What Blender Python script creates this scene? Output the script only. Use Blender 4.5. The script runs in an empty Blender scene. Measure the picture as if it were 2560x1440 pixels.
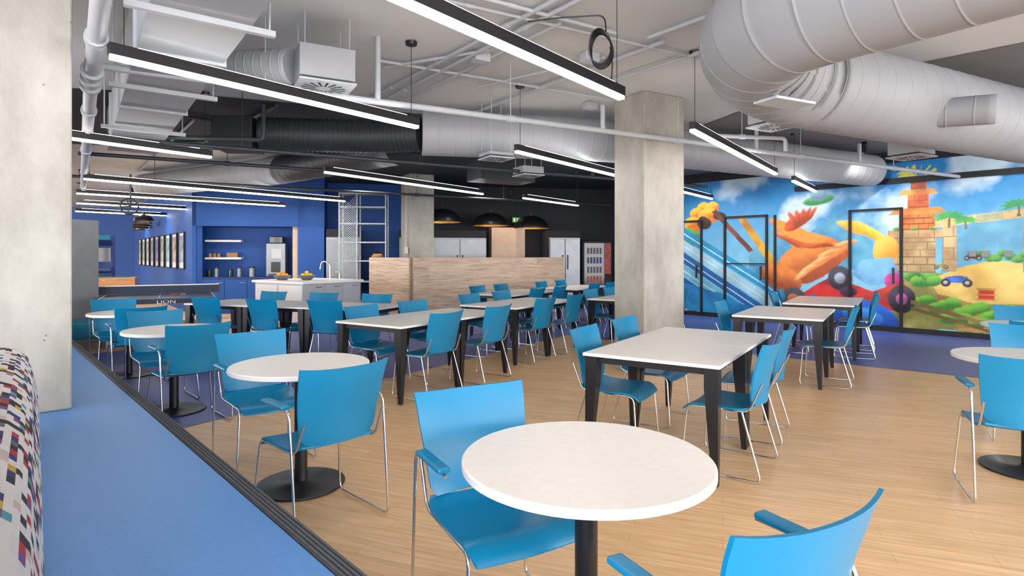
import bpy, bmesh, math, random
import numpy as np
from mathutils import Vector, Matrix, Euler
random.seed(7)
scene=bpy.context.scene
COL=scene.collection
try:
    scene.view_settings.view_transform='Standard'
except Exception: pass
ZC=3.38

# ------------------------------------------------------------ materials
def new_mat(name):
    m=bpy.data.materials.new(name); m.use_nodes=True
    nt=m.node_tree; b=nt.nodes['Principled BSDF']
    return m,nt,b
def mat(name,col,rough=.5,metal=0,var=.08,scale=6,bump=0,coat=0,emit=0,emitcol=None):
    m,nt,b=new_mat(name)
    b.inputs['Roughness'].default_value=rough
    b.inputs['Metallic'].default_value=metal
    b.inputs['Coat Weight'].default_value=coat
    tc=nt.nodes.new('ShaderNodeTexCoord'); n=nt.nodes.new('ShaderNodeTexNoise')
    n.inputs['Scale'].default_value=scale; n.inputs['Detail'].default_value=5
    nt.links.new(tc.outputs['Object'],n.inputs['Vector'])
    r=nt.nodes.new('ShaderNodeValToRGB')
    r.color_ramp.elements[0].position=.3; r.color_ramp.elements[1].position=.7
    r.color_ramp.elements[0].color=(*[c*(1-var) for c in col],1)
    r.color_ramp.elements[1].color=(*[min(1,c*(1+var)) for c in col],1)
    nt.links.new(n.outputs['Fac'],r.inputs['Fac']); nt.links.new(r.outputs['Color'],b.inputs['Base Color'])
    if bump:
        bp=nt.nodes.new('ShaderNodeBump'); bp.inputs['Strength'].default_value=bump; bp.inputs['Distance'].default_value=.01
        nt.links.new(n.outputs['Fac'],bp.inputs['Height']); nt.links.new(bp.outputs['Normal'],b.inputs['Normal'])
    if emit:
        b.inputs['Emission Color'].default_value=(*(emitcol or col),1); b.inputs['Emission Strength'].default_value=emit
    return m
M_chair=mat('blue_plastic',(.001,.195,.385),.34,var=.03)
M_chrome=mat('chrome',(.72,.72,.72),.12,1,var=.02)
M_white=mat('white_laminate',(.82,.79,.745),.35,var=.025,scale=30)
M_whiteedge=mat('white_edge',(.76,.76,.77),.4,var=.02)
M_black=mat('black_metal',(.010,.010,.012),.35,var=.1)
M_blackm=mat('black_matte',(.010,.011,.014),.7,var=.15)
M_ceil=mat('ceiling_paint',(.56,.575,.59),.8,var=.05,scale=1.2,bump=.1)
M_ceilg=mat('ceiling_shadow_grey',(.16,.16,.17),.8,var=.06,scale=1.2)
M_ceilb=mat('ceiling_black',(.02,.026,.038),.8,var=.1,scale=2)
M_duct=mat('duct_grey',(.35,.37,.405),.5,var=.04,scale=2)
M_duct2=mat('duct_grey_matte',(.255,.265,.29),.6,var=.05,scale=1.5)
M_ductb=mat('duct_black',(.022,.026,.034),.5,var=.1,scale=2)
M_pipe=mat('pipe_paint',(.42,.45,.49),.45,var=.05)
M_pipeb=mat('pipe_dark',(.03,.035,.045),.45,var=.05)
M_bluewall=mat('blue_wall',(.003,.068,.31),.6,var=.06,scale=1)
M_navy=mat('navy',(.006,.03,.14),.5,var=.1)
M_darkwall=mat('dark_wall',(.012,.014,.02),.7,var=.1)
M_beige=mat('beige_wall',(.55,.42,.32),.7,var=.05)
M_steel=mat('stainless',(.24,.25,.27),.38,.75,var=.10,scale=3)
M_gold=mat('gold_inside',(.60,.30,.06),.35,.6,var=.08,emit=.15,emitcol=(1,.45,.08))
M_gold2=mat('gold_inside_dim',(.35,.18,.05),.5,.3,var=.08)
M_light=mat('led_diffuser',(1,1,1),.5,var=0,emit=18,emitcol=(1,.95,.88))
M_up=mat('added_uplight',(1,1,1),.5,var=0,emit=6,emitcol=(1,.97,.93))  # glow for the added strips above the pendant housings
M_orange=mat('orange_peel',(.90,.32,.02),.5,var=.1,scale=40)
M_yellow=mat('yellow_paint',(.75,.45,.02),.5)
M_red=mat('red_paint',(.40,.02,.015),.5)
M_glass=mat('dark_glass',(.02,.02,.025),.08,var=.05)
M_teal=mat('teal_fabric',(.01,.16,.24),.9,var=.1,scale=60)
M_green=mat('exit_green',(.02,.28,.12),.5,emit=.12,emitcol=(.02,.6,.25))
M_felt=mat('play_field_green',(.03,.20,.08),.8)
M_ppt=mat('ping_pong_navy',(.008,.028,.11),.3,var=.05)
M_net=mat('net_weave',(.04,.05,.08),.8)
M_pale=mat('pale_plastic',(.46,.47,.48),.45,var=.04)
M_silver=mat('silver_panel',(.30,.31,.32),.35,.4,var=.06)
M_rubber=mat('rubber_nosing',(.085,.092,.105),.7,var=.1)
M_plat=mat('platform_vinyl',(.10,.295,.68),.42,var=.05,scale=90,bump=.05)
M_wicker=mat('wicker',(.35,.2,.1),.8,var=.3,scale=60)
M_leaf=mat('red_bottle_art',(.30,.012,.010),.4,var=.6,scale=9)
M_prod=mat('product_labels',(.035,.02,.03),.4,var=.8,scale=30)

def concrete():
    m,nt,b=new_mat('concrete'); N=nt.nodes; L=nt.links
    tc=N.new('ShaderNodeTexCoord')
    n1=N.new('ShaderNodeTexNoise'); n1.inputs['Scale'].default_value=1.8; n1.inputs['Detail'].default_value=9; n1.inputs['Roughness'].default_value=.65
    n2=N.new('ShaderNodeTexNoise'); n2.inputs['Scale'].default_value=35; n2.inputs['Detail'].default_value=4
    mp=N.new('ShaderNodeMapping'); mp.inputs['Scale'].default_value=(1,1,.5)
    L.new(tc.outputs['Object'],mp.inputs[0]); L.new(mp.outputs[0],n1.inputs['Vector']); L.new(tc.outputs['Object'],n2.inputs['Vector'])
    r=N.new('ShaderNodeValToRGB'); e=r.color_ramp.elements
    e[0].position=.3; e[0].color=(.25,.235,.205,1); e[1].position=.72; e[1].color=(.48,.465,.42,1)
    L.new(n1.outputs['Fac'],r.inputs['Fac'])
    v=N.new('ShaderNodeTexVoronoi'); v.inputs['Scale'].default_value=9
    L.new(tc.outputs['Object'],v.inputs['Vector'])
    lt=N.new('ShaderNodeMath'); lt.operation='LESS_THAN'; lt.inputs[1].default_value=.055
    L.new(v.outputs['Distance'],lt.inputs[0])
    mx=N.new('ShaderNodeMix'); mx.data_type='RGBA'; mx.inputs['B'].default_value=(.17,.16,.14,1)
    L.new(lt.outputs[0],mx.inputs['Factor']); L.new(r.outputs['Color'],mx.inputs['A'])
    L.new(mx.outputs['Result'],b.inputs['Base Color']); b.inputs['Roughness'].default_value=.75
    bp=N.new('ShaderNodeBump'); bp.inputs['Strength'].default_value=.25; bp.inputs['Distance'].default_value=.01
    L.new(n2.outputs['Fac'],bp.inputs['Height']); L.new(bp.outputs['Normal'],b.inputs['Normal'])
    return m
M_conc=concrete()

def planks(name,ca,cb,rot,w,h,gap,rough,grain=1,gapdark=.7):
    m,nt,b=new_mat(name); N=nt.nodes; L=nt.links
    tc=N.new('ShaderNodeTexCoord'); mp=N.new('ShaderNodeMapping'); mp.inputs['Rotation'].default_value=rot
    L.new(tc.outputs['Object'],mp.inputs[0])
    br=N.new('ShaderNodeTexBrick'); br.inputs['Scale'].default_value=1; br.inputs['Brick Width'].default_value=w; br.inputs['Row Height'].default_value=h
    br.inputs['Mortar Size'].default_value=gap; br.inputs['Color1'].default_value=(*ca,1); br.inputs['Color2'].default_value=(*cb,1)
    br.inputs['Mortar'].default_value=(*[c*gapdark for c in ca],1); br.offset=.37; br.inputs['Mortar Smooth'].default_value=.3
    L.new(mp.outputs[0],br.inputs['Vector'])
    mp2=N.new('ShaderNodeMapping'); mp2.inputs['Scale'].default_value=(1.5,22,22)
    L.new(mp.outputs[0],mp2.inputs[0])
    n=N.new('ShaderNodeTexNoise'); n.inputs['Scale'].default_value=1.6; n.inputs['Detail'].default_value=7; n.inputs['Distortion'].default_value=.6
    L.new(mp2.outputs[0],n.inputs['Vector'])
    r=N.new('ShaderNodeValToRGB'); r.color_ramp.elements[0].position=.3; r.color_ramp.elements[1].position=.7
    g=1-.28*grain
    r.color_ramp.elements[0].color=(g,g*.97,g*.94,1); r.color_ramp.elements[1].color=(1.08,1.08,1.08,1)
    L.new(n.outputs['Fac'],r.inputs['Fac'])
    mx=N.new('ShaderNodeMix'); mx.data_type='RGBA'; mx.blend_type='MULTIPLY'; mx.inputs['Factor'].default_value=1
    L.new(br.outputs['Color'],mx.inputs['A']); L.new(r.outputs['Color'],mx.inputs['B'])
    L.new(mx.outputs['Result'],b.inputs['Base Color']); b.inputs['Roughness'].default_value=rough
    return m
AT=math.atan2(.835,.55)
M_floor=planks('wood_plank_floor',(.80,.515,.27),(.86,.575,.315),(0,0,math.radians(20)),1.2,.13,.0025,.36,.75,.82)
M_fblue=mat('blue_vinyl_floor',(.085,.13,.42),.40,var=.06,scale=40)
M_woodp=planks('walnut_panel',(.54,.395,.285),(.62,.465,.34),(math.radians(90),0,0),1.2,.3,.002,.5,1.5)
M_woodt=planks('foosball_wood',(.5,.22,.08),(.55,.25,.1),(0,0,0),2,.3,.002,.5,1)

def mosaic():
    m,nt,b=new_mat('mosaic_fabric'); N=nt.nodes; L=nt.links
    tc=N.new('ShaderNodeTexCoord')
    sep=N.new('ShaderNodeSeparateXYZ'); L.new(tc.outputs['Object'],sep.inputs[0])
    ma=N.new('ShaderNodeMath'); ma.operation='MULTIPLY_ADD'; ma.inputs[1].default_value=.35; L.new(sep.outputs['Z'],ma.inputs[0]); L.new(sep.outputs['Y'],ma.inputs[2])
    mb=N.new('ShaderNodeMath'); mb.operation='MULTIPLY_ADD'; mb.inputs[1].default_value=-1.0; L.new(sep.outputs['X'],mb.inputs[0]); L.new(sep.outputs['Z'],mb.inputs[2])
    cb=N.new('ShaderNodeCombineXYZ'); L.new(ma.outputs[0],cb.inputs['Y']); L.new(mb.outputs[0],cb.inputs['Z'])
    def layer(sy,sz,off):
        ad=N.new('ShaderNodeVectorMath'); ad.operation='ADD'; ad.inputs[1].default_value=(0,off,off); L.new(cb.outputs[0],ad.inputs[0])
        sn=N.new('ShaderNodeVectorMath'); sn.operation='SNAP'; sn.inputs[1].default_value=(1,sy,sz)
        L.new(ad.outputs[0],sn.inputs[0])
        wn=N.new('ShaderNodeTexWhiteNoise'); wn.noise_dimensions='3D'; L.new(sn.outputs[0],wn.inputs['Vector']); return wn.outputs['Value']
    r=N.new('ShaderNodeValToRGB'); r.color_ramp.interpolation='CONSTANT'
    cols=[(0,(.80,.78,.78)),(.46,(.012,.012,.018)),(.62,(.66,.52,.50)),(.67,(.76,.75,.75)),(.76,(.02,.03,.18)),(.83,(.50,.02,.04)),(.88,(.62,.40,.05)),(.90,(.08,.34,.46)),(.93,(.20,.06,.28)),(.96,(.12,.12,.14))]
    e=r.color_ramp.elements
    e[0].position=0; e[0].color=(*cols[0][1],1); e[1].position=cols[1][0]; e[1].color=(*cols[1][1],1)
    for p,c in cols[2:]:
        k=e.new(p); k.color=(*c,1)
    L.new(layer(.048,.032,.0),r.inputs['Fac']); L.new(r.outputs['Color'],b.inputs['Base Color']); b.inputs['Roughness'].default_value=.85
    return m
M_mosaic=mosaic()

def mural_mat():
    m,nt,b=new_mat('mural_print')
    a=nt.nodes.new('ShaderNodeVertexColor'); a.layer_name='paint'
    nt.links.new(a.outputs['Color'],b.inputs['Base Color']); b.inputs['Roughness'].default_value=.55
    return m
M_mural=mural_mat()

def drink_logo():
    m,nt,b=new_mat('round_logo'); N=nt.nodes; L=nt.links
    tc=N.new('ShaderNodeTexCoord'); s=N.new('ShaderNodeSeparateXYZ'); L.new(tc.outputs['Object'],s.inputs[0])
    sn=N.new('ShaderNodeMath'); sn.operation='SINE'; ml=N.new('ShaderNodeMath'); ml.operation='MULTIPLY'; ml.inputs[1].default_value=22
    L.new(s.outputs['X'],ml.inputs[0]); L.new(ml.outputs[0],sn.inputs[0])
    m2=N.new('ShaderNodeMath'); m2.operation='MULTIPLY'; m2.inputs[1].default_value=.025; L.new(sn.outputs[0],m2.inputs[0])
    a=N.new('ShaderNodeMath'); a.operation='ADD'; L.new(s.outputs['Z'],a.inputs[0]); L.new(m2.outputs[0],a.inputs[1])
    mr=N.new('ShaderNodeMapRange'); mr.inputs['From Min'].default_value=-.14; mr.inputs['From Max'].default_value=.14; L.new(a.outputs[0],mr.inputs['Value'])
    r=N.new('ShaderNodeValToRGB'); r.color_ramp.interpolation='CONSTANT'; e=r.color_ramp.elements
    e[0].color=(.01,.06,.45,1); e[1].position=.62; e[1].color=(.6,.02,.03,1); k=e.new(.40); k.color=(.85,.85,.85,1)
    L.new(mr.outputs[0],r.inputs['Fac']); L.new(r.outputs['Color'],b.inputs['Base Color'])
    return m
M_logo=drink_logo()

# ------------------------------------------------------------ mesh helpers
def link(o): COL.objects.link(o); return o
def mk(name,V,F,m,smooth=False,parent=None,loc=(0,0,0),rz=0):
    me=bpy.data.meshes.new(name); me.from_pydata([tuple(v) for v in V],[],F)
    me.materials.append(m)
    if smooth:
        for p in me.polygons: p.use_smooth=True
    me.update()
    o=link(bpy.data.objects.new(name,me)); o.location=loc; o.rotation_euler=(0,0,rz)
    if parent: o.parent=parent
    return o
def tag(o,label,cat,group=None,kind=None):
    o['label']=label; o['category']=cat
    if group: o['group']=group
    if kind: o['kind']=kind
    return o
def struct(o,label=None):
    o['kind']='structure'
    if label: o['label']=label; o['category']=o.name.split('_')[0].split('.')[0]
    return o
def root(name,label,cat,loc=(0,0,0),rz=0,group=None):
    o=link(bpy.data.objects.new(name,None)); o.empty_display_size=.1; o.location=loc; o.rotation_euler=(0,0,rz)
    return tag(o,label,cat,group)
BF=[(0,3,2,1),(4,5,6,7),(0,1,5,4),(1,2,6,5),(2,3,7,6),(3,0,4,7)]
def bv(cx,cy,cz,sx,sy,sz):
    x,y,z=sx/2,sy/2,sz/2
    return [(cx-x,cy-y,cz-z),(cx+x,cy-y,cz-z),(cx+x,cy+y,cz-z),(cx-x,cy+y,cz-z),(cx-x,cy-y,cz+z),(cx+x,cy-y,cz+z),(cx+x,cy+y,cz+z),(cx-x,cy+y,cz+z)]
def bevel(o,w,seg=2):
    bm=bmesh.new(); bm.from_mesh(o.data)
    bmesh.ops.bevel(bm,geom=bm.edges[:],offset=w,segments=seg,affect='EDGES',profile=.5)
    bm.to_mesh(o.data); bm.free(); return o
def box(name,c,s,m,parent=None,rz=0,bw=0):
    o=mk(name,bv(0,0,0,*s),BF,m,parent=parent,loc=c,rz=rz)
    if bw: bevel(o,bw)
    return o
def boxes(name,lst,m,parent=None,loc=(0,0,0),rz=0,bw=0):
    V=[];F=[]
    for b in lst:
        k=len(V); V+=bv(*b); F+=[tuple(i+k for i in f) for f in BF]
    o=mk(name,V,F,m,parent=parent,loc=loc,rz=rz)
    if bw: bevel(o,bw)
    return o
def each(name,lst,m,parent=None,bw=0):
    return [boxes(name,[b],m,parent,bw=bw) for b in lst]
def fillet(pts,r,n=5):
    P=[Vector(p) for p in pts]; out=[P[0]]
    for i in range(1,len(P)-1):
        a=(P[i-1]-P[i]); b=(P[i+1]-P[i]); d=min(r,a.length*.48,b.length*.48)
        A=P[i]+a.normalized()*d; B=P[i]+b.normalized()*d
        for k in range(n+1):
            t=k/n; out.append(A*(1-t)**2+P[i]*2*t*(1-t)+B*t*t)
    out.append(P[-1]); return out
def sweepVF(pts,rad,seg=10,caps=True):
    P=[Vector(p) for p in pts]; n=len(P); V=[];F=[]
    if not hasattr(rad,'__len__'): rad=[rad]*n
    T=[]
    for i in range(n):
        a=P[min(i+1,n-1)]-P[max(i-1,0)]; T.append(a.normalized())
    up=Vector((0,0,1)) if abs(T[0].z)<.9 else Vector((1,0,0))
    nx=T[0].cross(up).normalized()
    for i in range(n):
        nx=(nx-T[i]*nx.dot(T[i])).normalized(); ny=T[i].cross(nx)
        for k in range(seg):
            a=2*math.pi*k/seg; V.append(P[i]+(nx*math.cos(a)+ny*math.sin(a))*rad[i])
    for i in range(n-1):
        for k in range(seg):
            F.append((i*seg+k,i*seg+(k+1)%seg,(i+1)*seg+(k+1)%seg,(i+1)*seg+k))
    if caps:
        F.append(tuple(range(seg-1,-1,-1))); F.append(tuple((n-1)*seg+k for k in range(seg)))
    return V,F
def capflat(o):
    for p in o.data.polygons:
        if len(p.vertices)>4: p.use_smooth=False
    try: o.data.set_sharp_from_angle(angle=math.radians(50))
    except Exception: pass
    return o
def tube(name,pts,r,m,parent=None,fr=0,seg=10,loc=(0,0,0),rz=0):
    if fr: pts=fillet(pts,fr)
    V,F=sweepVF(pts,r,seg); o=mk(name,V,F,m,True,parent,loc,rz)
    return capflat(o)
def multi(name,paths,r,m,parent=None,fr=0,seg=8,loc=(0,0,0),rz=0,smooth=True):
    V=[];F=[]
    for p in paths:
        if fr: p=fillet(p,fr)
        v,f=sweepVF(p,r,seg); k=len(V); V+=v; F+=[tuple(i+k for i in q) for q in f]
    return capflat(mk(name,V,F,m,smooth,parent,loc,rz))
def tubes(name,paths,r,m,parent=None,fr=0,seg=8):
    return [tube(name,p,r,m,parent,fr,seg) for p in paths]
def lathe(name,prof,m,parent=None,seg=40,loc=(0,0,0),smooth=True):
    V=[];F=[]
    for r,z in prof:
        for k in range(seg):
            a=2*math.pi*k/seg; V.append((r*math.cos(a),r*math.sin(a),z))
    for i in range(len(prof)-1):
        for k in range(seg):
            F.append((i*seg+k,i*seg+(k+1)%seg,(i+1)*seg+(k+1)%seg,(i+1)*seg+k))
    if prof[0][0]>1e-4: F.append(tuple(range(seg-1,-1,-1)))
    if prof[-1][0]>1e-4: F.append(tuple((len(prof)-1)*seg+k for k in range(seg)))
    o=mk(name,V,F,m,False,parent,loc)
    if smooth:
        for p in o.data.polygons:
            p.use_smooth = len(p.vertices)==4
        try: o.data.set_sharp_from_angle(angle=math.radians(35))
        except Exception: pass
    return o
def duct(name,pts,r,m,label,fr=.5,seam=.16,ridge=.003,parent=None,seg=40):
    P=fillet(pts,fr,12); Q=[];R=[]
    D=[0]
    for i in range(1,len(P)): D.append(D[-1]+(P[i]-P[i-1]).length)
    def at(s):
        s=max(0,min(D[-1],s))
        for i in range(1,len(P)):
            if s<=D[i]+1e-9:
                t=(s-D[i-1])/max(1e-9,D[i]-D[i-1]); return P[i-1].lerp(P[i],t)
        return P[-1]
    s=0
    while s<D[-1]-.05:
        for ds,rr in ((0,0),(.006,0),(.009,ridge),(.015,ridge),(.018,0),(.024,0)):
            Q.append(at(s+ds)); R.append(r+rr)
        if seam>.1: Q.append(at(s+seam*.5)); R.append(r)
        s+=seam
    Q.append(P[-1]); R.append(r)
    q2=[Q[0]];r2=[R[0]]
    for a,b in zip(Q[1:],R[1:]):
        if (a-q2[-1]).length>1e-4: q2.append(a); r2.append(b)
    V,F=sweepVF(q2,r2,seg)
    o=mk(name,V,F,m,True,parent)
    for p in o.data.polygons:
        if len(p.vertices)>4: p.use_smooth=False
    if label: tag(o,label,'air duct')
    return o
def copy_thing(src,loc,rz,label=None):
    n=src.copy(); n.location=loc; n.rotation_euler=(0,0,rz); COL.objects.link(n)
    if label: n['label']=label
    for c in src.children:
        k=c.copy(); k.parent=n; COL.objects.link(k)
        for c2 in c.children:
            k2=c2.copy(); k2.parent=k; COL.objects.link(k2)
    return n

# ------------------------------------------------------------ structure
struct(mk('floor',[(-32,-4,0),(16,-4,0),(16,28,0),(-32,28,0)],[(0,1,2,3)],M_floor),'light oak plank floor')
blue=[(-3.6,3.45),(1.0,10.4),(2.71,9.03),(3.76,8.14),(5.3,6.86),(10.6,2.5),(13.3,4.0),(3.93,14.37),(4.4,17.2),(-5.0,15.5),(-1.6,15.2),(-6.9,7.14)]
struct(mk('floor',[(x,y,.003) for x,y in blue],[tuple(range(len(blue)))],M_fblue),'blue vinyl floor band')
struct(mk('ceiling',bv(-8,11,ZC+.1,50,34,.2),BF,M_ceil),'painted pale grey concrete slab ceiling')
blk=[(-7.5,6.3),(-3.9,7.0),(-1.25,8.0),(1.2,10.2),(3.2,12.6),(3.93,14.37),(4.6,18),(-4,16),(-7.7,14),(-4.3,11.0),(-10,9.5)]
struct(mk('ceiling',[(x,y,ZC-.006) for x,y in blk],[tuple(reversed(range(len(blk))))],M_ceilb),'black painted part of the ceiling')
gry=[(3.4,6.6),(5.6,4.4),(9.5,1.5),(13.5,3.5),(4.1,14.3),(3.2,12.4),(2.6,9.6)]
struct(mk('ceiling',[(x,y,ZC-.008) for x,y in gry],[tuple(reversed(range(len(gry))))],M_ceilg),'shaded part of the ceiling near the mural, shade painted in dark grey')  # shade on the ceiling, painted as a dark grey sheet
MD=Vector((.671,-.741)); MO=Vector((7.28,10.67)); MA=math.atan2(MD.y,MD.x)
struct(mk('wall_right',bv(.5,.12,1.69,11,.2,3.38),BF,M_darkwall,loc=(MO.x,MO.y,0),rz=MA),'wall carrying the mural print')
def paint_mural():
    s0,s1,z0,z1=-5.0,3.6,.10,3.16; st=.0125
    ns=int((s1-s0)/st); nz=int((z1-z0)/st)
    S,Z=np.meshgrid(np.linspace(s0,s1,ns),np.linspace(z0,z1,nz))
    def vn(f,seed):
        r=np.random.RandomState(seed); G=r.rand(64,64)
        x=(S-s0)*f; y=(Z-z0)*f; xi=x.astype(int)%63; yi=y.astype(int)%63; fx=x-x.astype(int); fy=y-y.astype(int)
        fx=fx*fx*(3-2*fx); fy=fy*fy*(3-2*fy)
        return (G[yi,xi]*(1-fx)+G[yi,xi+1]*fx)*(1-fy)+(G[yi+1,xi]*(1-fx)+G[yi+1,xi+1]*fx)*fy
    def fbm(f,seed,o=4): return sum(vn(f*2**i,seed+i)*.5**i for i in range(o))/sum(.5**i for i in range(o))
    NZ=fbm(2.5,11); NX=fbm(2.5,31)
    C=np.zeros(S.shape+(3,))
    t=np.clip((Z-1.0)/1.8,0,1)[...,None]
    C[:]=np.array((.28,.58,.74))*(1-t)+np.array((.02,.26,.58))*t
    cl=np.clip((fbm(1.0,3,5)-.50)*7,0,1)*np.clip((Z-.9)/.8,0,1)*.8
    C=C*(1-cl[...,None])+np.array((.70,.83,.90))*cl[...,None]
    def put(mask,colA,colB=None,g=None):
        nonlocal C
        if colB is None: colB=[c*.5 for c in colA]
        if g is None: g=NX
        g=np.clip((g-.35)/.3,0,1)[...,None]
        col=np.array(colB)*(1-g)+np.array(colA)*g
        m=np.clip(mask,0,1)[...,None]; C=C*(1-m)+col*m
    def ell(cx,cz,rx,rz,colA,colB=None,ang=0,w=0.0,grad=True):
        a=math.radians(ang); X=S-cx+(NX-.5)*w; Y=Z-cz+(NZ-.5)*w
        u=(X*math.cos(a)+Y*math.sin(a))/rx; v=(-X*math.sin(a)+Y*math.cos(a))/rz
        d=np.sqrt(u*u+v*v); g=.5+.28*v-.10*u+(NX-.5)*.4 if grad else NX
        put((1-d)*min(rx,rz)/.02+.5,colA,colB,g)
    def poly(pts,colA,colB=None,w=0.0,g=None):
        X=S+(NX-.5)*w; Y=Z+(NZ-.5)*w; ins=np.zeros(S.shape,bool)
        n=len(pts)
        for i in range(n):
            x1,y1=pts[i]; x2,y2=pts[(i+1)%n]
            c=((y1>Y)!=(y2>Y))&(X<(x2-x1)*(Y-y1)/((y2-y1) if abs(y2-y1)>1e-9 else 1e-9)+x1); ins^=c
        put(ins.astype(float),colA,colB,g)
    poly([(.5,1.6),(1.0,2.0),(1.4,2.35),(1.9,2.0),(2.4,2.2),(3.0,1.7),(3.6,1.9),(3.6,1.0),(.5,1.0)],(.22,.50,.62),(.14,.36,.52),w=.1)
    poly([(-3.0,1.4),(-2.4,2.1),(-1.9,1.8),(-1.2,2.2),(-.6,1.7),(-.2,1.2),(-3,1.0)],(.16,.44,.60),(.08,.30,.50),w=.1)
    for k in range(14):
        a=k*.7; ell(-4.15+.28*math.cos(a),2.35+.22*math.sin(a*1.3),.16,.13,(.95,.62,.10),(.70,.20,.02),w=.1)
    ell(-4.1,2.2,.18,.14,(.10,.06,.04),w=.1); ell(-3.7,2.35,.16,.09,(.05,.05,.06),w=.08)
    ell(-4.55,1.85,.35,.22,(.20,.50,.10),(.06,.25,.05),w=.1)
    cols=[(.03,.36,.62),(.45,.70,.82),(.02,.18,.48),(.22,.56,.74),(.02,.13,.38),(.50,.72,.82),(.03,.28,.56),(.02,.12,.34)]
    for k,c in enumerate(cols):
        zz=1.95-k*.30
        poly([(-5.2,zz+.5),(-5.2,zz+.22),(-2.2,zz-1.55),(-2.2,zz-1.30)],c,[v*.8 for v in c])
        poly([(-5.2,zz+.36),(-5.2,zz+.33),(-2.2,zz-1.44),(-2.2,zz-1.42)],(.75,.88,.93),(.5,.7,.8))
    poly([(-5.0,.9),(-5.0,.1),(-2.6,.1),(-3.4,.5)],(.04,.34,.62),(.02,.2,.45),w=.2)
    poly([(-3.25,2.25),(-3.12,2.32),(-2.35,1.25),(-2.5,1.15)],(.75,.45,.06),(.45,.22,.03))
    poly([(-3.9,2.45),(-3.8,2.5),(-2.9,1.55),(-3.0,1.5)],(.25,.08,.05),(.1,.03,.02))
    poly([(-.2,1.0),(.4,1.15),(1.0,1.0),(1.6,1.12),(2.4,1.25),(3.6,1.3),(3.6,.1),(-.3,.1)],(.45,.40,.14),(.24,.24,.07),w=.12)
    # winding sand track
    poly([(.35,1.02),(.80,1.24),(1.25,1.36),(2.0,1.24),(2.6,1.1),(2.6,.66),(1.0,.60),(.45,.74)],(.78,.60,.22),(.62,.42,.12),w=.04)
    poly([(.45,.72),(1.0,.58),(2.6,.64),(2.6,.40),(1.0,.30),(.40,.48)],(.45,.28,.08),(.28,.16,.05),w=.04)
    poly([(.62,.12),(1.8,.38),(3.6,.42),(3.6,.1)],(.70,.48,.20),(.5,.3,.1),w=.05)
    for k in range(16):
        a=.15+k*.13; ell(a,.56-.012*k+.08*math.sin(k*2.1),.13,.10,(.22,.52,.07),(.05,.22,.03),w=.08)
    for k in range(12): ell(.6+k*.22,.30+.05*math.sin(k*1.7),.16,.09,(.26,.50,.08),(.05,.20,.03),w=.08)
    for k in range(8): ell(.05+k*.05,1.05+.09*math.sin(k*2.6),.12,.10,(.24,.55,.10),(.05,.24,.05),w=.08)
    def stone(s_a,s_b,za,zb,ca=(.68,.52,.30),cb=(.44,.30,.16),rows=4):
        poly([(s_a,za),(s_b,za),(s_b,zb),(s_a,zb)],ca,cb)
        h=(zb-za)/rows
        for i in range(rows):
            z=za+i*h; poly([(s_a,z),(s_b,z),(s_b,z+.018),(s_a,z+.018)],[c*.4 for c in ca],[c*.4 for c in ca])
            w=h*1.5; x=s_a+(i%2)*w*.5
            while x<s_b:
                poly([(x,z),(x+.014,z),(x+.014,z+h),(x,z+h)],[c*.45 for c in ca],[c*.45 for c in ca]); x+=w
    stone(-.22,.42,1.12,1.80,rows=5)
    stone(-.32,.52,1.74,1.90,(.70,.46,.28),rows=1)
    stone(-.14,.42,1.90,2.20,(.80,.26,.08),(.50,.11,.03),rows=3)
    poly([(-.32,2.18),(.60,2.18),(.48,2.30),(-.20,2.30)],(.85,.36,.10),(.5,.13,.04))
    stone(.0,.32,2.30,2.54,(.80,.24,.07),(.45,.09,.03),rows=2)
    poly([(-.16,2.54),(.46,2.54),(.38,2.64),(-.06,2.64)],(.9,.46,.12),(.5,.17,.04))
    stone(.04,.28,2.64,2.84,(.75,.20,.06),(.40,.07,.02),rows=2)
    for k in range(8):
        a=k*math.pi/7; poly([(.15,2.82),(.13+.34*math.cos(a),2.86+.20*math.sin(a)),(.17+.28*math.cos(a),2.92+.20*math.sin(a))],(.45,.70,.15),(.8,.55,.1))
    for s_ in (-.18,.1,.38): ell(s_,1.92,.06,.035,(.2,.5,.12)); 
    stone(.52,.72,1.15,1.95,rows=4); stone(1.60,1.85,1.15,2.0,rows=4)
    poly([(.40,1.92),(2.0,2.10),(2.1,2.24),(.42,2.08)],(.74,.62,.36),(.52,.40,.20))
    poly([(1.0,2.00),(1.35,2.04),(1.35,2.16),(1.0,2.12)],(.50,.52,.36),(.35,.36,.22))
    for k in range(9): ell(1.0+.09*k,1.42+.05*math.sin(k*1.9),.08,.06,(.20,.46,.14),(.06,.24,.06),w=.05)
    stone(2.2,3.4,1.2,1.9,rows=5)
    def palm(x,z,r):
        poly([(x-.02,z-.7*r),(x+.02,z-.7*r),(x+.015,z),(x-.015,z)],(.35,.22,.1))
        for k in range(9):
            a=-.4+k*(math.pi+.8)/8
            tx,tz=x+r*math.cos(a),z+r*.55*math.sin(a)-.06*r; nx,nz=-math.sin(a)*.06*r*2,math.cos(a)*.06*r*2
            mx_,mz=(x+tx)/2,(z+tz)/2+.10*r
            poly([(x,z),(mx_+nx,mz+nz),(tx,tz),(mx_-nx,mz-nz)],(.20,.58,.18),(.05,.32,.12))
    palm(.62,2.10,.26); palm(.85,2.02,.20); palm(2.0,2.45,.42); palm(1.55,2.25,.25); palm(2.6,2.3,.4)
    poly([(1.02,.66),(1.24,.66),(1.24,.86),(1.02,.86)],(.65,.08,.04),(.5,.04,.02))
    for z in (.66,.75,.84): poly([(1.0,z),(1.26,z),(1.26,z+.03),(1.0,z+.03)],(.85,.50,.12))
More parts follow.
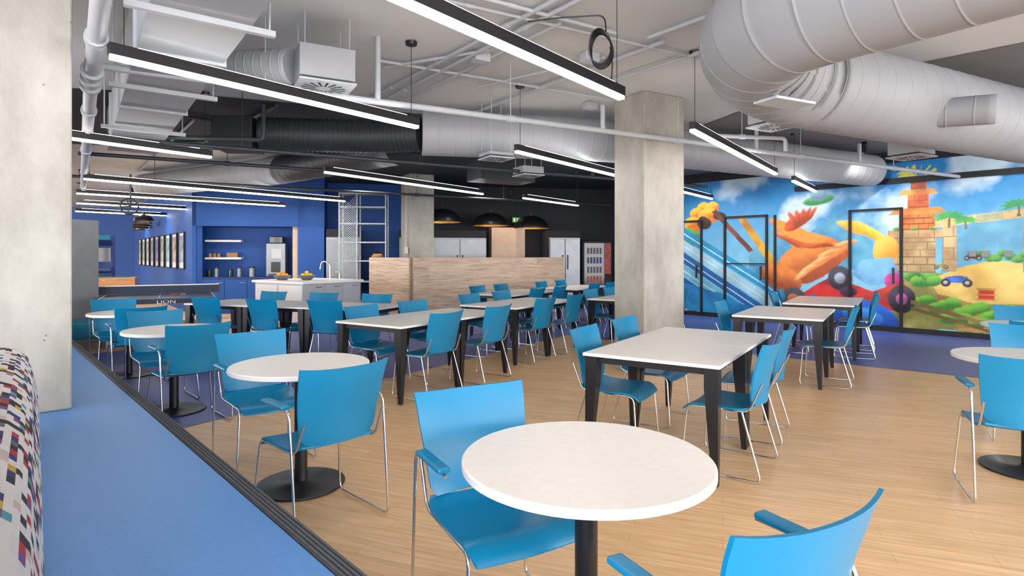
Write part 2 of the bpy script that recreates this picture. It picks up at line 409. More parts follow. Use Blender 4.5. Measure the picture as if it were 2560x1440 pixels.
    def cart(x,z,k,c):
        poly([(x-.18*k,z),(x+.2*k,z),(x+.14*k,z+.10*k),(x+.02*k,z+.12*k),(x-.14*k,z+.09*k)],c)
        for d in (-.14,.14): ell(x+d*k,z,.065*k,.065*k,(.05,.05,.06)); ell(x+d*k,z,.03*k,.03*k,(.6,.6,.6))
    cart(.72,.95,1.1,(.10,.25,.70)); cart(.95,1.38,.6,(.4,.12,.1)); cart(.5,1.22,.5,(.6,.5,.1))
    ell(-1.55,2.56,.30,.10,(.12,.60,.20),(.04,.30,.10),8); ell(-1.55,2.66,.16,.12,(.35,.65,.75),(.2,.3,.45))
    # abstract warm swirls and big racer shapes (no figures)
    for k in range(9):
        ell(-2.05+.10*k,1.95-.18*k*.4,.55-.03*k,.13,(.86,.36,.08),(.52,.13,.03),-30+k*8,w=.14)
    ell(-1.75,1.30,.62,.40,(.80,.30,.07),(.40,.10,.03),12,w=.18)
    ell(-2.30,.95,.45,.26,(.75,.26,.06),(.36,.09,.03),-20,w=.14)
    for k in range(5): ell(-1.75+.16*k,1.12+.13*k,.30,.055,(.93,.56,.24),(.70,.26,.08),35-5*k,w=.12)
    for k in range(5): ell(-2.15+.14*k,1.75-.03*k,.34,.045,(.62,.15,.04),(.36,.07,.02),-28+6*k,w=.12)
    ell(-1.95,2.15,.30,.13,(.62,.12,.04),(.32,.05,.02),35,w=.18)
    for k in range(5): ell(-2.05+.09*k,2.20+.02*k,.05,.18,(.70,.16,.05),(.36,.06,.02),25-14*k,w=.08)
    poly([(-1.3,1.0),(-.55,.75),(-.5,.35),(-1.6,.25),(-2.0,.6)],(.70,.05,.04),(.34,.02,.03),w=.08)
    poly([(-2.2,.5),(-1.6,.65),(-1.5,.2),(-2.4,.12)],(.05,.20,.60),(.02,.08,.35),w=.08)
    ell(-1.15,.98,.22,.24,(.10,.10,.12),(.03,.03,.04)); ell(-1.15,.98,.10,.11,(.45,.5,.6))
    ell(-2.05,.52,.26,.24,(.10,.10,.12),(.02,.02,.03)); ell(-2.05,.52,.12,.11,(.6,.2,.1))
    for k in range(6): ell(-.95+.13*k,1.98-.05*k*k*.3,.26,.08,(.92,.62,.10),(.75,.40,.04),-28-6*k,w=.10)
    ell(-.35,1.55,.20,.26,(.88,.56,.13),(.72,.36,.05),w=.14)
    poly([(-.75,1.35),(-.25,1.40),(-.1,1.0),(-.6,.85),(-.95,1.05)],(.26,.54,.80),(.10,.30,.58),w=.08)
    ell(-.22,.95,.16,.16,(.75,.12,.40),(.45,.04,.2)); 
    poly([(-.9,.62),(-.1,.95),(.1,.75),(-.2,.4),(-.9,.3)],(.65,.09,.06),(.30,.03,.03),w=.06)
    ell(-.10,.62,.22,.26,(.10,.09,.12),(.02,.02,.03)); ell(-.10,.62,.09,.11,(.7,.2,.5))
    ell(-.75,.24,.62,.34,(.04,.20,.68),(.01,.07,.30),-12); ell(-.75,.26,.36,.17,(.10,.40,.85),(.03,.16,.5),-12)
    ell(-1.0,.72,.16,.10,(.10,.05,.12))
    poly([(.05,.62),(1.4,.22),(1.4,.15),(.05,.54)],(.40,.26,.10)); poly([(.05,.50),(1.4,.10),(1.4,.06),(.05,.43)],(.34,.21,.08))
    C*= (.86+.24*fbm(6,77)[...,None])
    C=np.clip(C,0,1)**1.18
    me=bpy.data.meshes.new('mural_print')
    nv=ns*nz; co=np.zeros((nv,3)); co[:,0]=S.ravel(); co[:,2]=Z.ravel()
    me.vertices.add(nv); me.vertices.foreach_set('co',co.ravel())
    i=np.arange(ns-1)[None,:]+np.arange(nz-1)[:,None]*ns
    q=np.stack([i,i+1,i+ns+1,i+ns],-1).reshape(-1)
    nf=(ns-1)*(nz-1); me.loops.add(nf*4); me.loops.foreach_set('vertex_index',q.astype(np.int32))
    me.polygons.add(nf); me.polygons.foreach_set('loop_start',np.arange(0,nf*4,4,dtype=np.int32))
    try: me.polygons.foreach_set('loop_total',np.full(nf,4,dtype=np.int32))
    except Exception: pass
    at=me.color_attributes.new('paint','FLOAT_COLOR','POINT')
    at.data.foreach_set('color',np.concatenate([C.reshape(-1,3),np.ones((nv,1))],1).ravel().astype(np.float32))
    me.update(calc_edges=True); me.validate(); me.materials.append(M_mural)
    o=link(bpy.data.objects.new('wall_mural',me)); o.location=(MO.x,MO.y,0); o.rotation_euler=(0,0,MA)
    o.data.transform(Matrix.Translation((0,.012,0)))
    return o
struct(paint_mural(),'colourful cartoon racing landscape mural covering the wall')
struct(boxes('trim_1',[(1.0,-.02,2.82,6.0,.07,.10)],M_blackm,loc=(MO.x,MO.y,0),rz=MA),'black horizontal rail across the mural wall')
struct(boxes('baseboard_right',[(.5,.005,.05,11,.03,.10)],M_blackm,loc=(MO.x,MO.y,0),rz=MA),'black skirting under the mural')
def mdoor(nm,s0,s1,h,extra=[]):
    w=.045
    l=[(s0,-.01,h/2,w,.05,h),(s1,-.01,h/2,w,.05,h),((s0+s1)/2,-.01,h,s1-s0+w,.05,w)]+extra
    d=boxes(nm,l,M_blackm,loc=(MO.x,MO.y,0),rz=MA); struct(d,'mural-covered door with thin black frame')
    box('handle',((s1-.12),-.04,1.05),(.03,.05,.3),M_black,parent=d,bw=.005)
mdoor('door_1',-3.56,-2.60,2.3,[(-3.08,-.01,1.25,.96,.04,.025)])
mdoor('door_2',-.96,-.10,2.3)
mdoor('door_3',-4.75,-4.15,2.25)
struct(boxes('trim_2',[(-2.42,-.01,1.35,.04,.05,1.9)],M_blackm,loc=(MO.x,MO.y,0),rz=MA),'black vertical trim strip on the mural wall')
for s in (.95,1.12,1.42):
    b=box('switch_plate',(MO.x+MD.x*s-.012,MO.y+MD.y*s-.012,1.46),(.10,.02,.10),M_glass,rz=MA); tag(b,'small square dark wall control plate on the mural wall','switch','wall control plates')
# kitchen frame
KO=Vector((-7.72,14.0)); KA=math.atan2(.2,.98); kd=Vector((math.cos(KA),math.sin(KA))); kn=Vector((-kd.y,kd.x))
def K(x,y,z=0): 
    p=KO+kd*x+kn*y; return (p.x,p.y,z)
kl=dict(loc=(KO.x,KO.y,0),rz=KA)
struct(boxes('wall_kitchen',[(.04,.4,1.69,.09,.8,3.38),(1.53,.08,2.765,3.05,.16,1.23),(2.735,.4,1.69,.63,.8,3.38),(1.5,.85,1.69,3.0,.1,3.38),(1.2,.45,2.2,2.3,.75,.08)],M_bluewall,**kl),'bright blue kitchen wall with a recessed niche')
struct(boxes('trim_3',[(2.35,.25,1.08,.14,.3,2.15)],M_beige,**kl),'warm beige niche side panel')
struct(boxes('wall_back',[(4.4,1.0,1.69,2.8,.1,3.38)],M_bluewall,**kl),'blue back wall')
struct(boxes('wall_back',[(9.2,1.0,1.69,6.8,.1,3.38)],M_darkwall,**kl),'black back wall')
struct(boxes('wall_back',[(7.85,.6,1.1,.93,.5,2.2)],M_beige,**kl),'warm beige wall projection')
GD=Vector((-.625,.78)); GA=math.atan2(GD.y,GD.x)
struct(boxes('wall_gallery',[(6,-.12,1.69,12,.2,3.38)],M_bluewall,loc=(KO.x,KO.y,0),rz=GA),'blue wall hung with framed pictures')
struct(boxes('wall_far',[(-22.5,23.6,1.69,16,.2,3.38)],M_bluewall),'far blue wall')
struct(boxes('wall_left',[(0,0,.2,26,.2,.4),(0,0,3.2,26,.2,.36)],M_ceil,loc=(-8.5,7.2,0),rz=math.atan2(.73,-.684)),'low sill and head of the window wall')
wf=[]
for i in range(-12,13,2): wf.append((i,0,1.7,.07,.1,2.7))
struct(boxes('window_1',wf+[(0,0,.43,25,.12,.06),(0,0,3.0,25,.12,.06)],M_blackm,loc=(-8.5,7.2,0),rz=math.atan2(.73,-.684)),'dark framed window band')
struct(boxes('wall_side',[(4.3,15.9,1.69,.15,3.0,3.38)],M_darkwall),'dark return wall')
# columns
def column(name,pts,z0,z1,label):
    V=[(x,y,z0) for x,y in pts]+[(x,y,z1) for x,y in pts]
    cx=sum(p[0] for p in pts)/4; cy=sum(p[1] for p in pts)/4
    V=[(x-cx,y-cy,z) for x,y,z in V]
    o=mk(name,V,BF,M_conc,loc=(cx,cy,0)); bevel(o,.012,2)
    return tag(o,label,'column')
def rect(p,a,b,la,lb):
    p=Vector(p);a=Vector(a)*la;b=Vector(b)*lb
    return [tuple(p),tuple(p+b),tuple(p+a+b),tuple(p+a)]
ca=(-.5,.866); cb=(.866,.5)
column('concrete_column',rect((1.56,6.85),ca,cb,.54,.66),0,ZC,'square raw concrete column behind white tables')
column('concrete_column',rect((-2.42,13.72),ca,cb,.62,.62),0,ZC,'raw concrete column by the wood partition')
column('concrete_column',rect((-2.79-.73*.8,3.68-.684*.8),(-.684,.73),(.73,.684),.5,.8),.451,ZC,'pale concrete column standing on the blue platform')
# platform
PD=Vector((-.684,.73)).normalized(); PA=math.atan2(PD.y,PD.x); PO=Vector((-.455,1.76))
pl=boxes('platform_bench',[(3,.95,.21,12,1.78,.42),(3,.94,.4375,12,1.76,.025)],M_plat,loc=(PO.x,PO.y,0),rz=PA)
tag(pl,'long raised platform bench topped in bright blue vinyl','platform')
nos=[(3,.022,.437,12,.064,.028)]
for i in range(4): nos.append((3,-.002+i*.0155,.4535,12,.009,.006))
boxes('nosing',nos,M_rubber,parent=pl)['label']='dark grey ribbed rubber nosing strip'
CD=(Vector((-2.62,3.18))-Vector((-1.45,1.76))); cl=CD.length+1.2; CD.normalize(); CA=math.atan2(CD.y,CD.x)-math.pi/2
prof=[]
W=.26;H=.50
for k in range(24):
    t=k/23
    if t<.35: prof.append((0+.02*math.sin(t/.35*3.1),t/.35*(H-.16)))
    elif t<.75:
        a=(t-.35)/.4*math.pi; prof.append((-W/2+W/2*math.cos(a),H-.16+.16*math.sin(a)))
    else: prof.append((-W,(1-t)/.25*(H-.16)))
V=[];F=[];ys=[-1.2]+[cl-1.2-.16+.16*math.sin(j/6*math.pi/2) for j in range(7)]
for j,y in enumerate(ys):
    s=1 if j==0 else math.cos((j-1)/6*math.pi/2)*.35+.65
    for (x,z) in prof: V.append((-W/2+(x+W/2)*s, y, z*(.6+.4*s) if j else z))
n=len(prof)
for j in range(len(ys)-1):
    for k in range(n-1): F.append((j*n+k,j*n+k+1,(j+1)*n+k+1,(j+1)*n+k))
F.append(tuple(range(n))); F.append(tuple(reversed(range((len(ys)-1)*n,len(ys)*n))))
o=mk('backrest_cushion',V,F,M_mosaic,True,loc=(-1.45,1.76,.451),rz=CA)
tag(o,'rounded upholstered backrest in multicolour pixel mosaic fabric on platform','cushion')

# ------------------------------------------------------------ chairs
def seat_mesh():
    nx,ny=12,14; V=[];F=[]
    th=.012
    prof=[]
    for j in range(ny+1):
        t=j/ny; y=-.215+t*.45
        z=.455-.012*math.sin(t*math.pi)
        if t<.12: z+=(.12-t)*.12
        if t>.8: z-=((t-.8)/.2)**2*.055
        prof.append((y,z))
    for s in (0,1):
        for j,(y,z) in enumerate(prof):
            t=j/ny; hw=.235-(.018*max(0,(t-.85)/.15)**2)-(.03*max(0,(.2-t)/.2)**2)
            for i in range(nx+1):
                u=i/nx*2-1
                V.append((u*hw,y,z-.010*(1-u*u)-s*th))
    m=(nx+1)*(ny+1)
    for j in range(ny):
        for i in range(nx):
            a=j*(nx+1)+i; F.append((a,a+1,a+nx+2,a+nx+1)); F.append((m+a,m+a+nx+1,m+a+nx+2,m+a+1))
    for i in range(nx):
        a=i; F.append((a,m+a,m+a+1,a+1)); a=ny*(nx+1)+i; F.append((a,a+1,m+a+1,m+a))
    for j in range(ny):
        a=j*(nx+1); F.append((a,a+nx+1,m+a+nx+1,m+a)); a=j*(nx+1)+nx; F.append((a,m+a,m+a+nx+1,a+nx+1))
    return V,F
def back_mesh():
    nx,nz=14,12; V=[];F=[];th=.012
    for s in (0,1):
        for j in range(nz+1):
            t=j/nz; z0=.470+t*.385; hw=.205+.045*t**.8
            if t<.12: hw-=.02*((.12-t)/.12)**2
            y0=-.235-.085*t+.02*math.sin(t*math.pi)
            for i in range(nx+1):
                u=i/nx*2-1
                zz=z0+(.012*abs(u)**3 if t>.8 else 0)
                V.append((u*hw,y0+.045*u*u-s*th,zz-.012*(1-u*u)*(1-t)))
    m=(nx+1)*(nz+1)
    for j in range(nz):
        for i in range(nx):
            a=j*(nx+1)+i; F.append((a,a+nx+1,a+nx+2,a+1)); F.append((m+a,m+a+1,m+a+nx+2,m+a+nx+1))
    for i in range(nx):
        a=i; F.append((a,a+1,m+a+1,m+a)); a=nz*(nx+1)+i; F.append((a,m+a,m+a+1,a+1))
    for j in range(nz):
        a=j*(nx+1); F.append((a,m+a,m+a+nx+1,a+nx+1)); a=j*(nx+1)+nx; F.append((a,a+nx+1,m+a+nx+1,m+a))
    return V,F
def make_chair(arm):
    lab='blue plastic chair with armrests and chrome legs at round table' if arm else 'blue plastic armless chair with chrome legs at white table'
    r=root('dining_chair',lab,'chair',group='blue cafe armchairs' if arm else 'blue cafe side chairs')
    V,F=seat_mesh(); o=mk('seat',V,F,M_chair,True,r); capflat(o)
    V,F=back_mesh(); o=mk('backrest',V,F,M_chair,True,r); capflat(o)
    for s in (-1,1):
        if arm:
            p=[(.262*s,.08,.650),(.268*s,-.205,.655),(.262*s,-.27,.011),(.262*s,.24,.011),(.232*s,.205,.425),(.228*s,-.19,.432),(.222*s,-.272,.60)]
        else:
            p=[(.222*s,-.268,.62),(.228*s,-.19,.432),(.232*s,.20,.425),(.255*s,.235,.011),(.262*s,-.27,.011),(.238*s,-.15,.428)]
        tube('sled_leg',p,.0068,M_chrome,r,fr=.045,seg=8)
        if arm:
            boxes('armrest',[(.264*s,-.045,.667,.048,.24,.020)],M_chair,r,bw=.008)
    for y in (.12,-.12): tube('crossbar',[(-.228,y,.430),(.228,y,.430)],.006,M_chrome,r,seg=8)
    return r
CH=[None,None]
def chair(x,y,fx,fy,arm=False,label=None):
    rz=math.atan2(fy,fx)-math.pi/2+random.uniform(-.05,.05)
    k=1 if arm else 0
    if CH[k] is None:
        CH[k]=make_chair(arm); c=CH[k]; c.location=(x,y,.004); c.rotation_euler=(0,0,rz)
    else: c=copy_thing(CH[k],(x,y,.004),rz)
    if label: c['label']=label
    return c
chair(-.04,2.21,.5,-.86,True)
chair(.52,1.50,-.50,.866,True)
chair(-1.05,3.16,-.71,.70,True)
chair(-1.72,4.04,.7,-.7,True)
chair(-2.76,4.95,-.7,.7,True)
chair(-3.42,5.68,.7,-.7,True)
chair(-4.22,6.52,-.7,.7,True)
chair(-4.95,7.3,.7,-.7,True)
chair(2.97,3.40,.40,.92,True)
chair(3.98,4.42,-.55,-.8,True)
chair(4.60,5.10,.4,.9,True)
chair(5.5,6.2,-.5,-.85,True)
# square tables
ST={}
def sq_table(x,y,rz,L,grp):
    key=L
    if key in ST: return copy_thing(ST[key],(x,y,.004),rz)
    r=root('square_table','white laminate cafe table with tapered black corner legs','table',(x,y,.004),rz,grp)
    W=.92; g=.002
    boxes('tabletop',[(0,0,.735,L-g,W,.022)],M_white,r,bw=.003)
    each('edge_band',[(0,-W/2-.0005,.735,L-g,.002,.020),(0,W/2+.0005,.735,L-g,.002,.020)],M_whiteedge,r)
    boxes('apron',[(0,-W/2+.06,.70,L-.1,.02,.045),(0,W/2-.06,.70,L-.1,.02,.045),(-L/2+.05,0,.70,.02,W-.1,.045),(L/2-.05,0,.70,.02,W-.1,.045)],M_black,r)
    for sx in (-1,1):
        for sy in (-1,1):
            cx,cy=sx*(L/2-.012),sy*(W/2-.012)
            def q(w,z): return [(cx,cy,z),(cx-sx*w,cy,z),(cx-sx*w,cy-sy*w,z),(cx,cy-sy*w,z)]
            V=q(.036,.006)+q(.085,.60)+q(.085,.723)
            F=[(3,2,1,0),(0,1,5,4),(1,2,6,5),(2,3,7,6),(3,0,4,7),(4,5,9,8),(5,6,10,9),(6,7,11,10),(7,4,8,11),(8,9,10,11)]
            leg=mk('leg',V,F,M_black,False,r)
            lathe('foot',[(.012,0),(.014,.007)],M_black,leg,seg=12,loc=(cx-sx*.018,cy-sy*.018,0))
    ST[key]=r; return r
def tgroup(cx,cy,n,ang,L=.9,ch='all',off=.38):
    d=Vector((math.cos(ang),math.sin(ang))); a=Vector((d.y,-d.x))
    for i in range(n):
        p=Vector((cx,cy))+d*(i-(n-1)/2)*L; sq_table(p.x,p.y,ang,L,'white cafe tables')
    if ch=='all': offs=[(i-(n-1)/2)*L*.93 for i in range(n)]
    else: offs=ch
    for o in offs:
        for s in (1,-1):
            p=Vector((cx,cy))+d*(o+random.uniform(-.03,.03))+a*s*(off+random.uniform(-.02,.03))
            chair(p.x,p.y,-a.x*s,-a.y*s)
tgroup(1.36,4.51,2,AT,.88)
tgroup(-.93,6.5,2,AT,.92)
tgroup(-3.05,8.15,3,math.radians(-19),1.02)
tgroup(.15,8.45,2,AT,.88)
tgroup(.1,10.8,2,AT,.88)
tgroup(1.4,12.6,2,AT,.88)
tgroup(2.05,9.6,2,AT,.88)
tgroup(3.30,6.98,2,AT,.75,ch=[-.3],off=.44)
tgroup(4.75,8.8,2,AT,.9)
# round tables
RT=None
def rtable(x,y):
    global RT
    if RT: return copy_thing(RT,(x,y,.004),0)
    r=root('round_table','round white pedestal table with black disc base','table',(x,y,.004),0,'round white tables')
    lathe('tabletop',[(0,.718),(.402,.718),(.410,.724),(.412,.746),(.408,.750),(0,.750)],M_white,r,seg=72)
    lathe('edge_band',[(.4105,.722),(.4135,.724),(.4135,.745),(.4105,.747)],M_whiteedge,r,seg=72)
    lathe('pedestal',[(.038,.010),(.038,.705),(.12,.708),(.12,.718)],M_black,r,seg=32)
    lathe('base',[(0,0),(.262,0),(.265,.006),(.262,.012),(.06,.020),(.045,.03),(0,.03)],M_black,r,seg=64)
    RT=r; return r
for p in [(.247,1.93),(-1.31,3.60),(-3.1,5.32),(-4.56,6.9),(3.42,3.84),(5.05,5.6)]: rtable(*p)

# ------------------------------------------------------------ linear lights
def linlight(p,q,z=2.61):
    p=Vector(p);q=Vector(q);d=q-p;L=d.length;c=(p+q)/2;rz=math.atan2(d.y,d.x)
    r=root('linear_pendant_light','slim black linear pendant lamp with glowing white diffuser','lamp',(c.x,c.y,z),rz,'linear pendant lamps')
    boxes('housing',[(0,0,.045,L,.055,.07)],M_black,r)
    boxes('diffuser',[(0,0,-.001,L-.02,.05,.028)],M_light,r)
    boxes('added_uplight_strip',[(0,0,.082,L-.3,.045,.006)],M_up,r)  # added glowing strip, unseen from below, brightens ceiling and ducts
    o=L/2-.08
    for s in (-1,1):
        tube('suspension_cable',[(s*o,0,.075),(s*o,0,ZC-z-.01)],.003,M_black,r,seg=6)
        lathe('ceiling_canopy',[(.05,ZC-z-.035),(.055,ZC-z-.005),(.0,ZC-z-.005)],M_black,r,seg=20,loc=(s*o,0,0))
for p,q in [((-2.40,3.45),(-.87,5.36)),((-.70,2.47),(.83,4.37)),((1.70,5.48),(3.83,8.42)),((.045,6.59),(4.16,12.07)),((-2.66,8.22),(-.56,11.13)),
            ((4.45,9.18),(5.6,10.7)),((.23,11.9),(1.56,13.7)),((-5.2,4.9),(-3.62,6.99)),((-6.61,8.94),(-3.63,12.6)),((-8.27,11.0),(-5.4,13.8)),
            ((-9.82,13.07),(-8.0,15.1)),((-11.6,15.4),(-10.2,17.1))]:
    linlight(p,q)

# ------------------------------------------------------------ ducts
bigd=duct('round_duct',[(3.2,1.30,2.90),(1.50,3.68,2.90),(2.05,4.72,2.90),(6.2,6.70,2.84)],.38,M_duct2,'large matte grey spiral duct bending under the ceiling',fr=.75,seam=.22)
duct('duct_stub',[(3.80,5.42,2.74),(4.22,5.05,2.70)],.13,M_duct2,None,fr=0,seam=.2,seg=24,parent=bigd)
boxes('access_hatch',[(0,0,0,.40,.20,.02)],M_pipe,loc=(1.95,4.15,2.515),rz=.45,bw=.004,parent=bigd)
duct('round_duct',[(-1.17,7.55,3.02),(1.34,8.0,3.02),(6.75,10.9,3.02)],.29,M_duct,'grey spiral duct running behind the concrete column',fr=1.0,seam=.2)
duct('round_duct',[(-1.18,7.55,3.0),(-1.9,7.7,3.0),(-3.25,7.50,3.0)],.21,M_ductb,'black painted flexible duct under dark ceiling',fr=.6,seam=.06,ridge=.01)
duct('round_duct',[(-1.7,8.7,3.05),(-4.35,11.0,3.05)],.26,M_ductb,'black painted round duct',fr=.3,seam=.2)
duct('round_duct',[(-4.37,11.02,3.05),(-8.5,13.4,3.05)],.26,M_duct,'pale grey round duct over the games area',fr=.3,seam=.2)
duct('round_duct',[(-2.50,4.98,3.02),(-1.82,4.83,3.0)],.15,M_duct,'short spiral branch duct feeding an air box',fr=.1,seam=.08,ridge=.003)
RA=math.atan2(.8,-.6)
rd=root('rectangular_duct','large pale grey rectangular sheet metal duct with flanges','air duct',(-1.80,3.84,0),RA)
boxes('duct_body',[(1.5,.29,3.04,7.0,.52,.50)],M_duct,rd)
each('flange',[(x,.29,3.04,.03,.56,.54) for x in (-1.4,.4,2.2,4.0)],M_pipe,rd)
each('strut_hanger',[(x,.29,2.75,.04,.76,.035) for x in (-.5,1.3,3.1)],M_pipe,rd)
tubes('hanger_rod',[[(x,y,2.75),(x,y,ZC)] for x in (-.5,1.3,3.1) for y in (-.06,.64)],.006,M_pipe,rd,seg=6)
rd=root('rectangular_duct','second grey rectangular duct running beside the window side','air duct',(-6.1,7.6,0),RA)
boxes('duct_body',[(2.5,.36,3.05,7.0,.8,.42)],M_duct,rd)
each('flange',[(x,.36,3.05,.035,.86,.48) for x in (-.9,.4,1.7,3.0,4.3,5.6)],M_pipe,rd)
def diffuser(x,y,z,rz,s=.5,h=.32,m=M_duct,body=True):
    r=root('air_diffuser','grey sheet metal air box with slotted ceiling diffuser','air vent',(x,y,z),rz,'air diffusers')
    if body: boxes('plenum_box',[(0,0,.06+h/2,s,s*.9,h)],m,r,bw=.006)
    boxes('face_plate',[(0,0,.03,s*1.02,s*1.02,.015)],M_pipe,r)
    V=[];F=[]
    for k in range(16):
        a=2*math.pi*k/16; c,sn=math.cos(a),math.sin(a)
        k0=len(V)
        for (rr,w) in ((.07*s/.5,.004),(.20*s/.5,.011)):
            for e in (-1,1): V.append((rr*c-e*w*sn,rr*sn+e*w*c,.02))
        F.append((k0,k0+1,k0+3,k0+2))
    mk('swirl_slots',V,F,M_blackm,False,r)
    tubes('hanger_rod',[[(s*.4*a,s*.4*b,.06+h*.9),(s*.4*a,s*.4*b,ZC-z)] for a in (-1,1) for b in (-1,1)],.005,M_pipe,r,seg=6)
diffuser(-1.58,4.86,2.80,.5,.44,.26)
diffuser(-.2,7.35,2.62,.5,.34,.04)
diffuser(2.9,6.4,2.82,.5,.42,.2)
diffuser(5.3,7.7,2.70,.5,.42,.18)
diffuser(.25,8.9,2.62,.5,.36,.10)
bx=boxes('black_air_box',[(0,0,3.0,.50,.5,.40)],M_ductb,loc=(-3.58,7.6,0),rz=.1,bw=.01); tag(bx,'black sheet metal air handling box under dark ceiling','air duct')
bx=boxes('black_air_box',[(0,0,2.98,1.1,.6,.42)],M_ductb,loc=(-.2,10.6,0),rz=.5,bw=.01); tag(bx,'black sheet metal air handling box under dark ceiling','air duct')

# pipes
def pipe(pts,r,m,label,rods=True,coup=True,fr=.06,name='ceiling_pipe'):
    R=root(name,label,'pipe',tuple(pts[0]))
    o0=Vector(pts[0]); P=[Vector(p)-o0 for p in pts]
    tube('pipe_run',P,r,m,R,fr=fr,seg=12)
    for i in range(len(P)-1):
        d=P[i+1]-P[i]; n=max(1,int(d.length/2.0))
        if d.length<.8 or abs(d.z)>.5*d.length: continue
        for k in range(n):
            q=P[i]+d*((k+.5)/n)
            if rods: tube('hanger_rod',[(q.x,q.y,q.z),(q.x,q.y,ZC-o0.z)],.005,m,R,seg=6)
            if coup: tube('pipe_coupling',[q-d.normalized()*.04,q+d.normalized()*.04],r*1.3,m,R,seg=12)
    return R,o0
pr,o0=pipe([(-3.02,4.20,2.8),(9.0,10.75,2.8)],.030,M_pipe,'long pale grey sprinkler pipe under the ceiling')
for (x,y,z) in [(-1.20,5.19,ZC),(1.0,6.39,ZC-.3),(3.2,7.59,3.1),(5.2,8.68,3.1)]:
    tube('riser',[Vector((x,y,2.8))-o0,Vector((x,y,z))-o0],.026,M_pipe,pr,seg=12)
pr,o0=pipe([(-1.9,2.7,2.72),(-3.06,4.22,2.72),(-8.8,11.9,2.72)],.048,M_pipe,'thick pale grey main pipe with couplings',rods=False)
for k in range(-1,2): tube('grooved_coupling',[Vector((-3.06+.13*k,4.22-.17*k,2.72))-o0,Vector((-3.06+.13*k-.036,4.22-.17*k+.05,2.72))-o0],.070,M_pipe,pr,seg=20)
pipe([(-4.2,6.4,2.7),(3.6,10.7,2.7)],.026,M_pipeb,'dark sprinkler pipe under the black ceiling')
pipe([(-5.6,7.5,2.75),(-2.6,9.2,2.75)],.026,M_pipeb,'dark sprinkler pipe under the black ceiling')
pipe([(-7.4,9.6,2.75),(-3.0,12.1,2.75),(2.6,15.2,2.75)],.026,M_pipeb,'dark sprinkler pipe under the black ceiling')
pipe([(-5.6,6.6,2.82),(-3.0,7.0,2.82),(-3.0,7.0,3.25)],.028,M_pipeb,'short dark branch pipe with upturned end')
pipe([(2.2,6.9,2.86),(3.35,7.1,2.86),(3.35,7.1,2.7)],.024,M_pipe,'short pale branch pipe by the column')
pipe([(5.2,6.9,2.84),(9.6,7.7,2.84)],.024,M_pipe,'pale branch pipe crossing before the mural')
for a,b in [((-5.2,7.4),(-2.2,9.9)),((-2.0,8.6),(1.6,12.6)),((-6.0,9.8),(-1.0,9.2)),((-3.6,10.8),(1.4,11.2)),((.4,9.9),(3.4,13.2)),((-3.0,7.4),(-5.6,10.2))]:
    pipe([(a[0],a[1],ZC-.04),(b[0],b[1],ZC-.04)],.022,M_pipeb,'dark conduit under the black ceiling',name='ceiling_conduit',rods=False)
for a,b,r in [((.75,4.0),(-1.9,7.6),.020),((.62,3.95),(-2.05,7.5),.020),((1.35,5.2),(-.6,7.9),.022),((.40,4.78),(-1.62,7.57),.016),((2.6,4.4),(.9,6.6),.018),
              ((-1.3,5.7),(1.9,7.5),.016),((-1.5,3.8),(3.2,6.4),.014),((-1.3,5.9),(-.2,5.4),.014),((1.2,5.1),(2.4,3.6),.018),((3.0,9.4),(6.6,10.9),.02),
              ((4.2,6.4),(8.2,7.5),.016),((-4.5,8.2),(-8.5,13.2),.02),((-.9,3.9),(.9,5.0),.016),((-.4,6.6),(.9,5.6),.014)]:
    pipe([(a[0],a[1],ZC-.04),(b[0],b[1],ZC-.04)],r,M_pipe,'thin painted conduit fixed to the ceiling',rods=False,name='ceiling_conduit')
for x,y in [(.75,5.6),(1.0,7.4),(-.3,5.6),(2.6,6.9)]:
    bx=box('junction_box',(x,y,ZC-.045),(.16,.12,.09),M_pipe,rz=.5,bw=.008); tag(bx,'small painted junction box on the ceiling','junction box','ceiling junction boxes')
cc=root('cable_coil','hanging coil of black cable under the ceiling','cable',(.68,4.5,3.04))
for k in range(5):
    pts=[]
    for j in range(29):
        a=2*math.pi*j/28; pts.append((.085*math.cos(a)+.006*k,.02*math.sin(2*a)+.012*k-.02,.135*math.sin(a)-.006*k))
    tube('cable_loop',pts,.007,M_black,cc,seg=6)
tube('cable_tail',[(.05,0,.12),(.04,0,.25),(-.3,.1,.27),(-.55,.2,.28)],.006,M_black,cc,fr=.08,seg=6)
tube('cable_tail',[(.08,0,.0),(.10,0,-.1),(.09,0,-.28)],.005,M_black,cc,fr=.08,seg=6)

# pendants
def dome(x,y,z,R,grp,lab,lit=True):
    r=root('dome_pendant_lamp',lab,'lamp',(x,y,z),0,grp)
    pr=[(R*math.cos(a),R*.72*math.sin(a)) for a in [i/14*math.pi/2 for i in range(14)]]+[(.03,R*.72),(.03,R*.72+.06),(0,R*.72+.06)]
    shade=lathe('lamp_shade',pr,M_black,r,seg=40)
    pi=[(R*.985*math.cos(a),R*.70*math.sin(a)-.001) for a in [i/14*math.pi/2 for i in range(14)]]+[(.0,R*.70)]
    inner=lathe('shade_lining',pi,M_gold if lit else M_gold2,r,seg=40)
    for ob in (shade,inner):
        bm=bmesh.new(); bm.from_mesh(ob.data); bm.faces.ensure_lookup_table()
        dl=[f for f in bm.faces if len(f.verts)>20 and all(abs(v.co.z)<.01 for v in f.verts)]
        bmesh.ops.delete(bm,geom=dl,context='FACES'); bm.to_mesh(ob.data); bm.free()
    lathe('bulb',[(0,.06),(.04,.07),(.05,.11),(.03,.15),(0,.15)],M_light if lit else M_gold,r,seg=16)
    tube('cord',[(0,0,R*.72+.05),(0,0,ZC-z)],.005,M_black,r,seg=6)
    return r
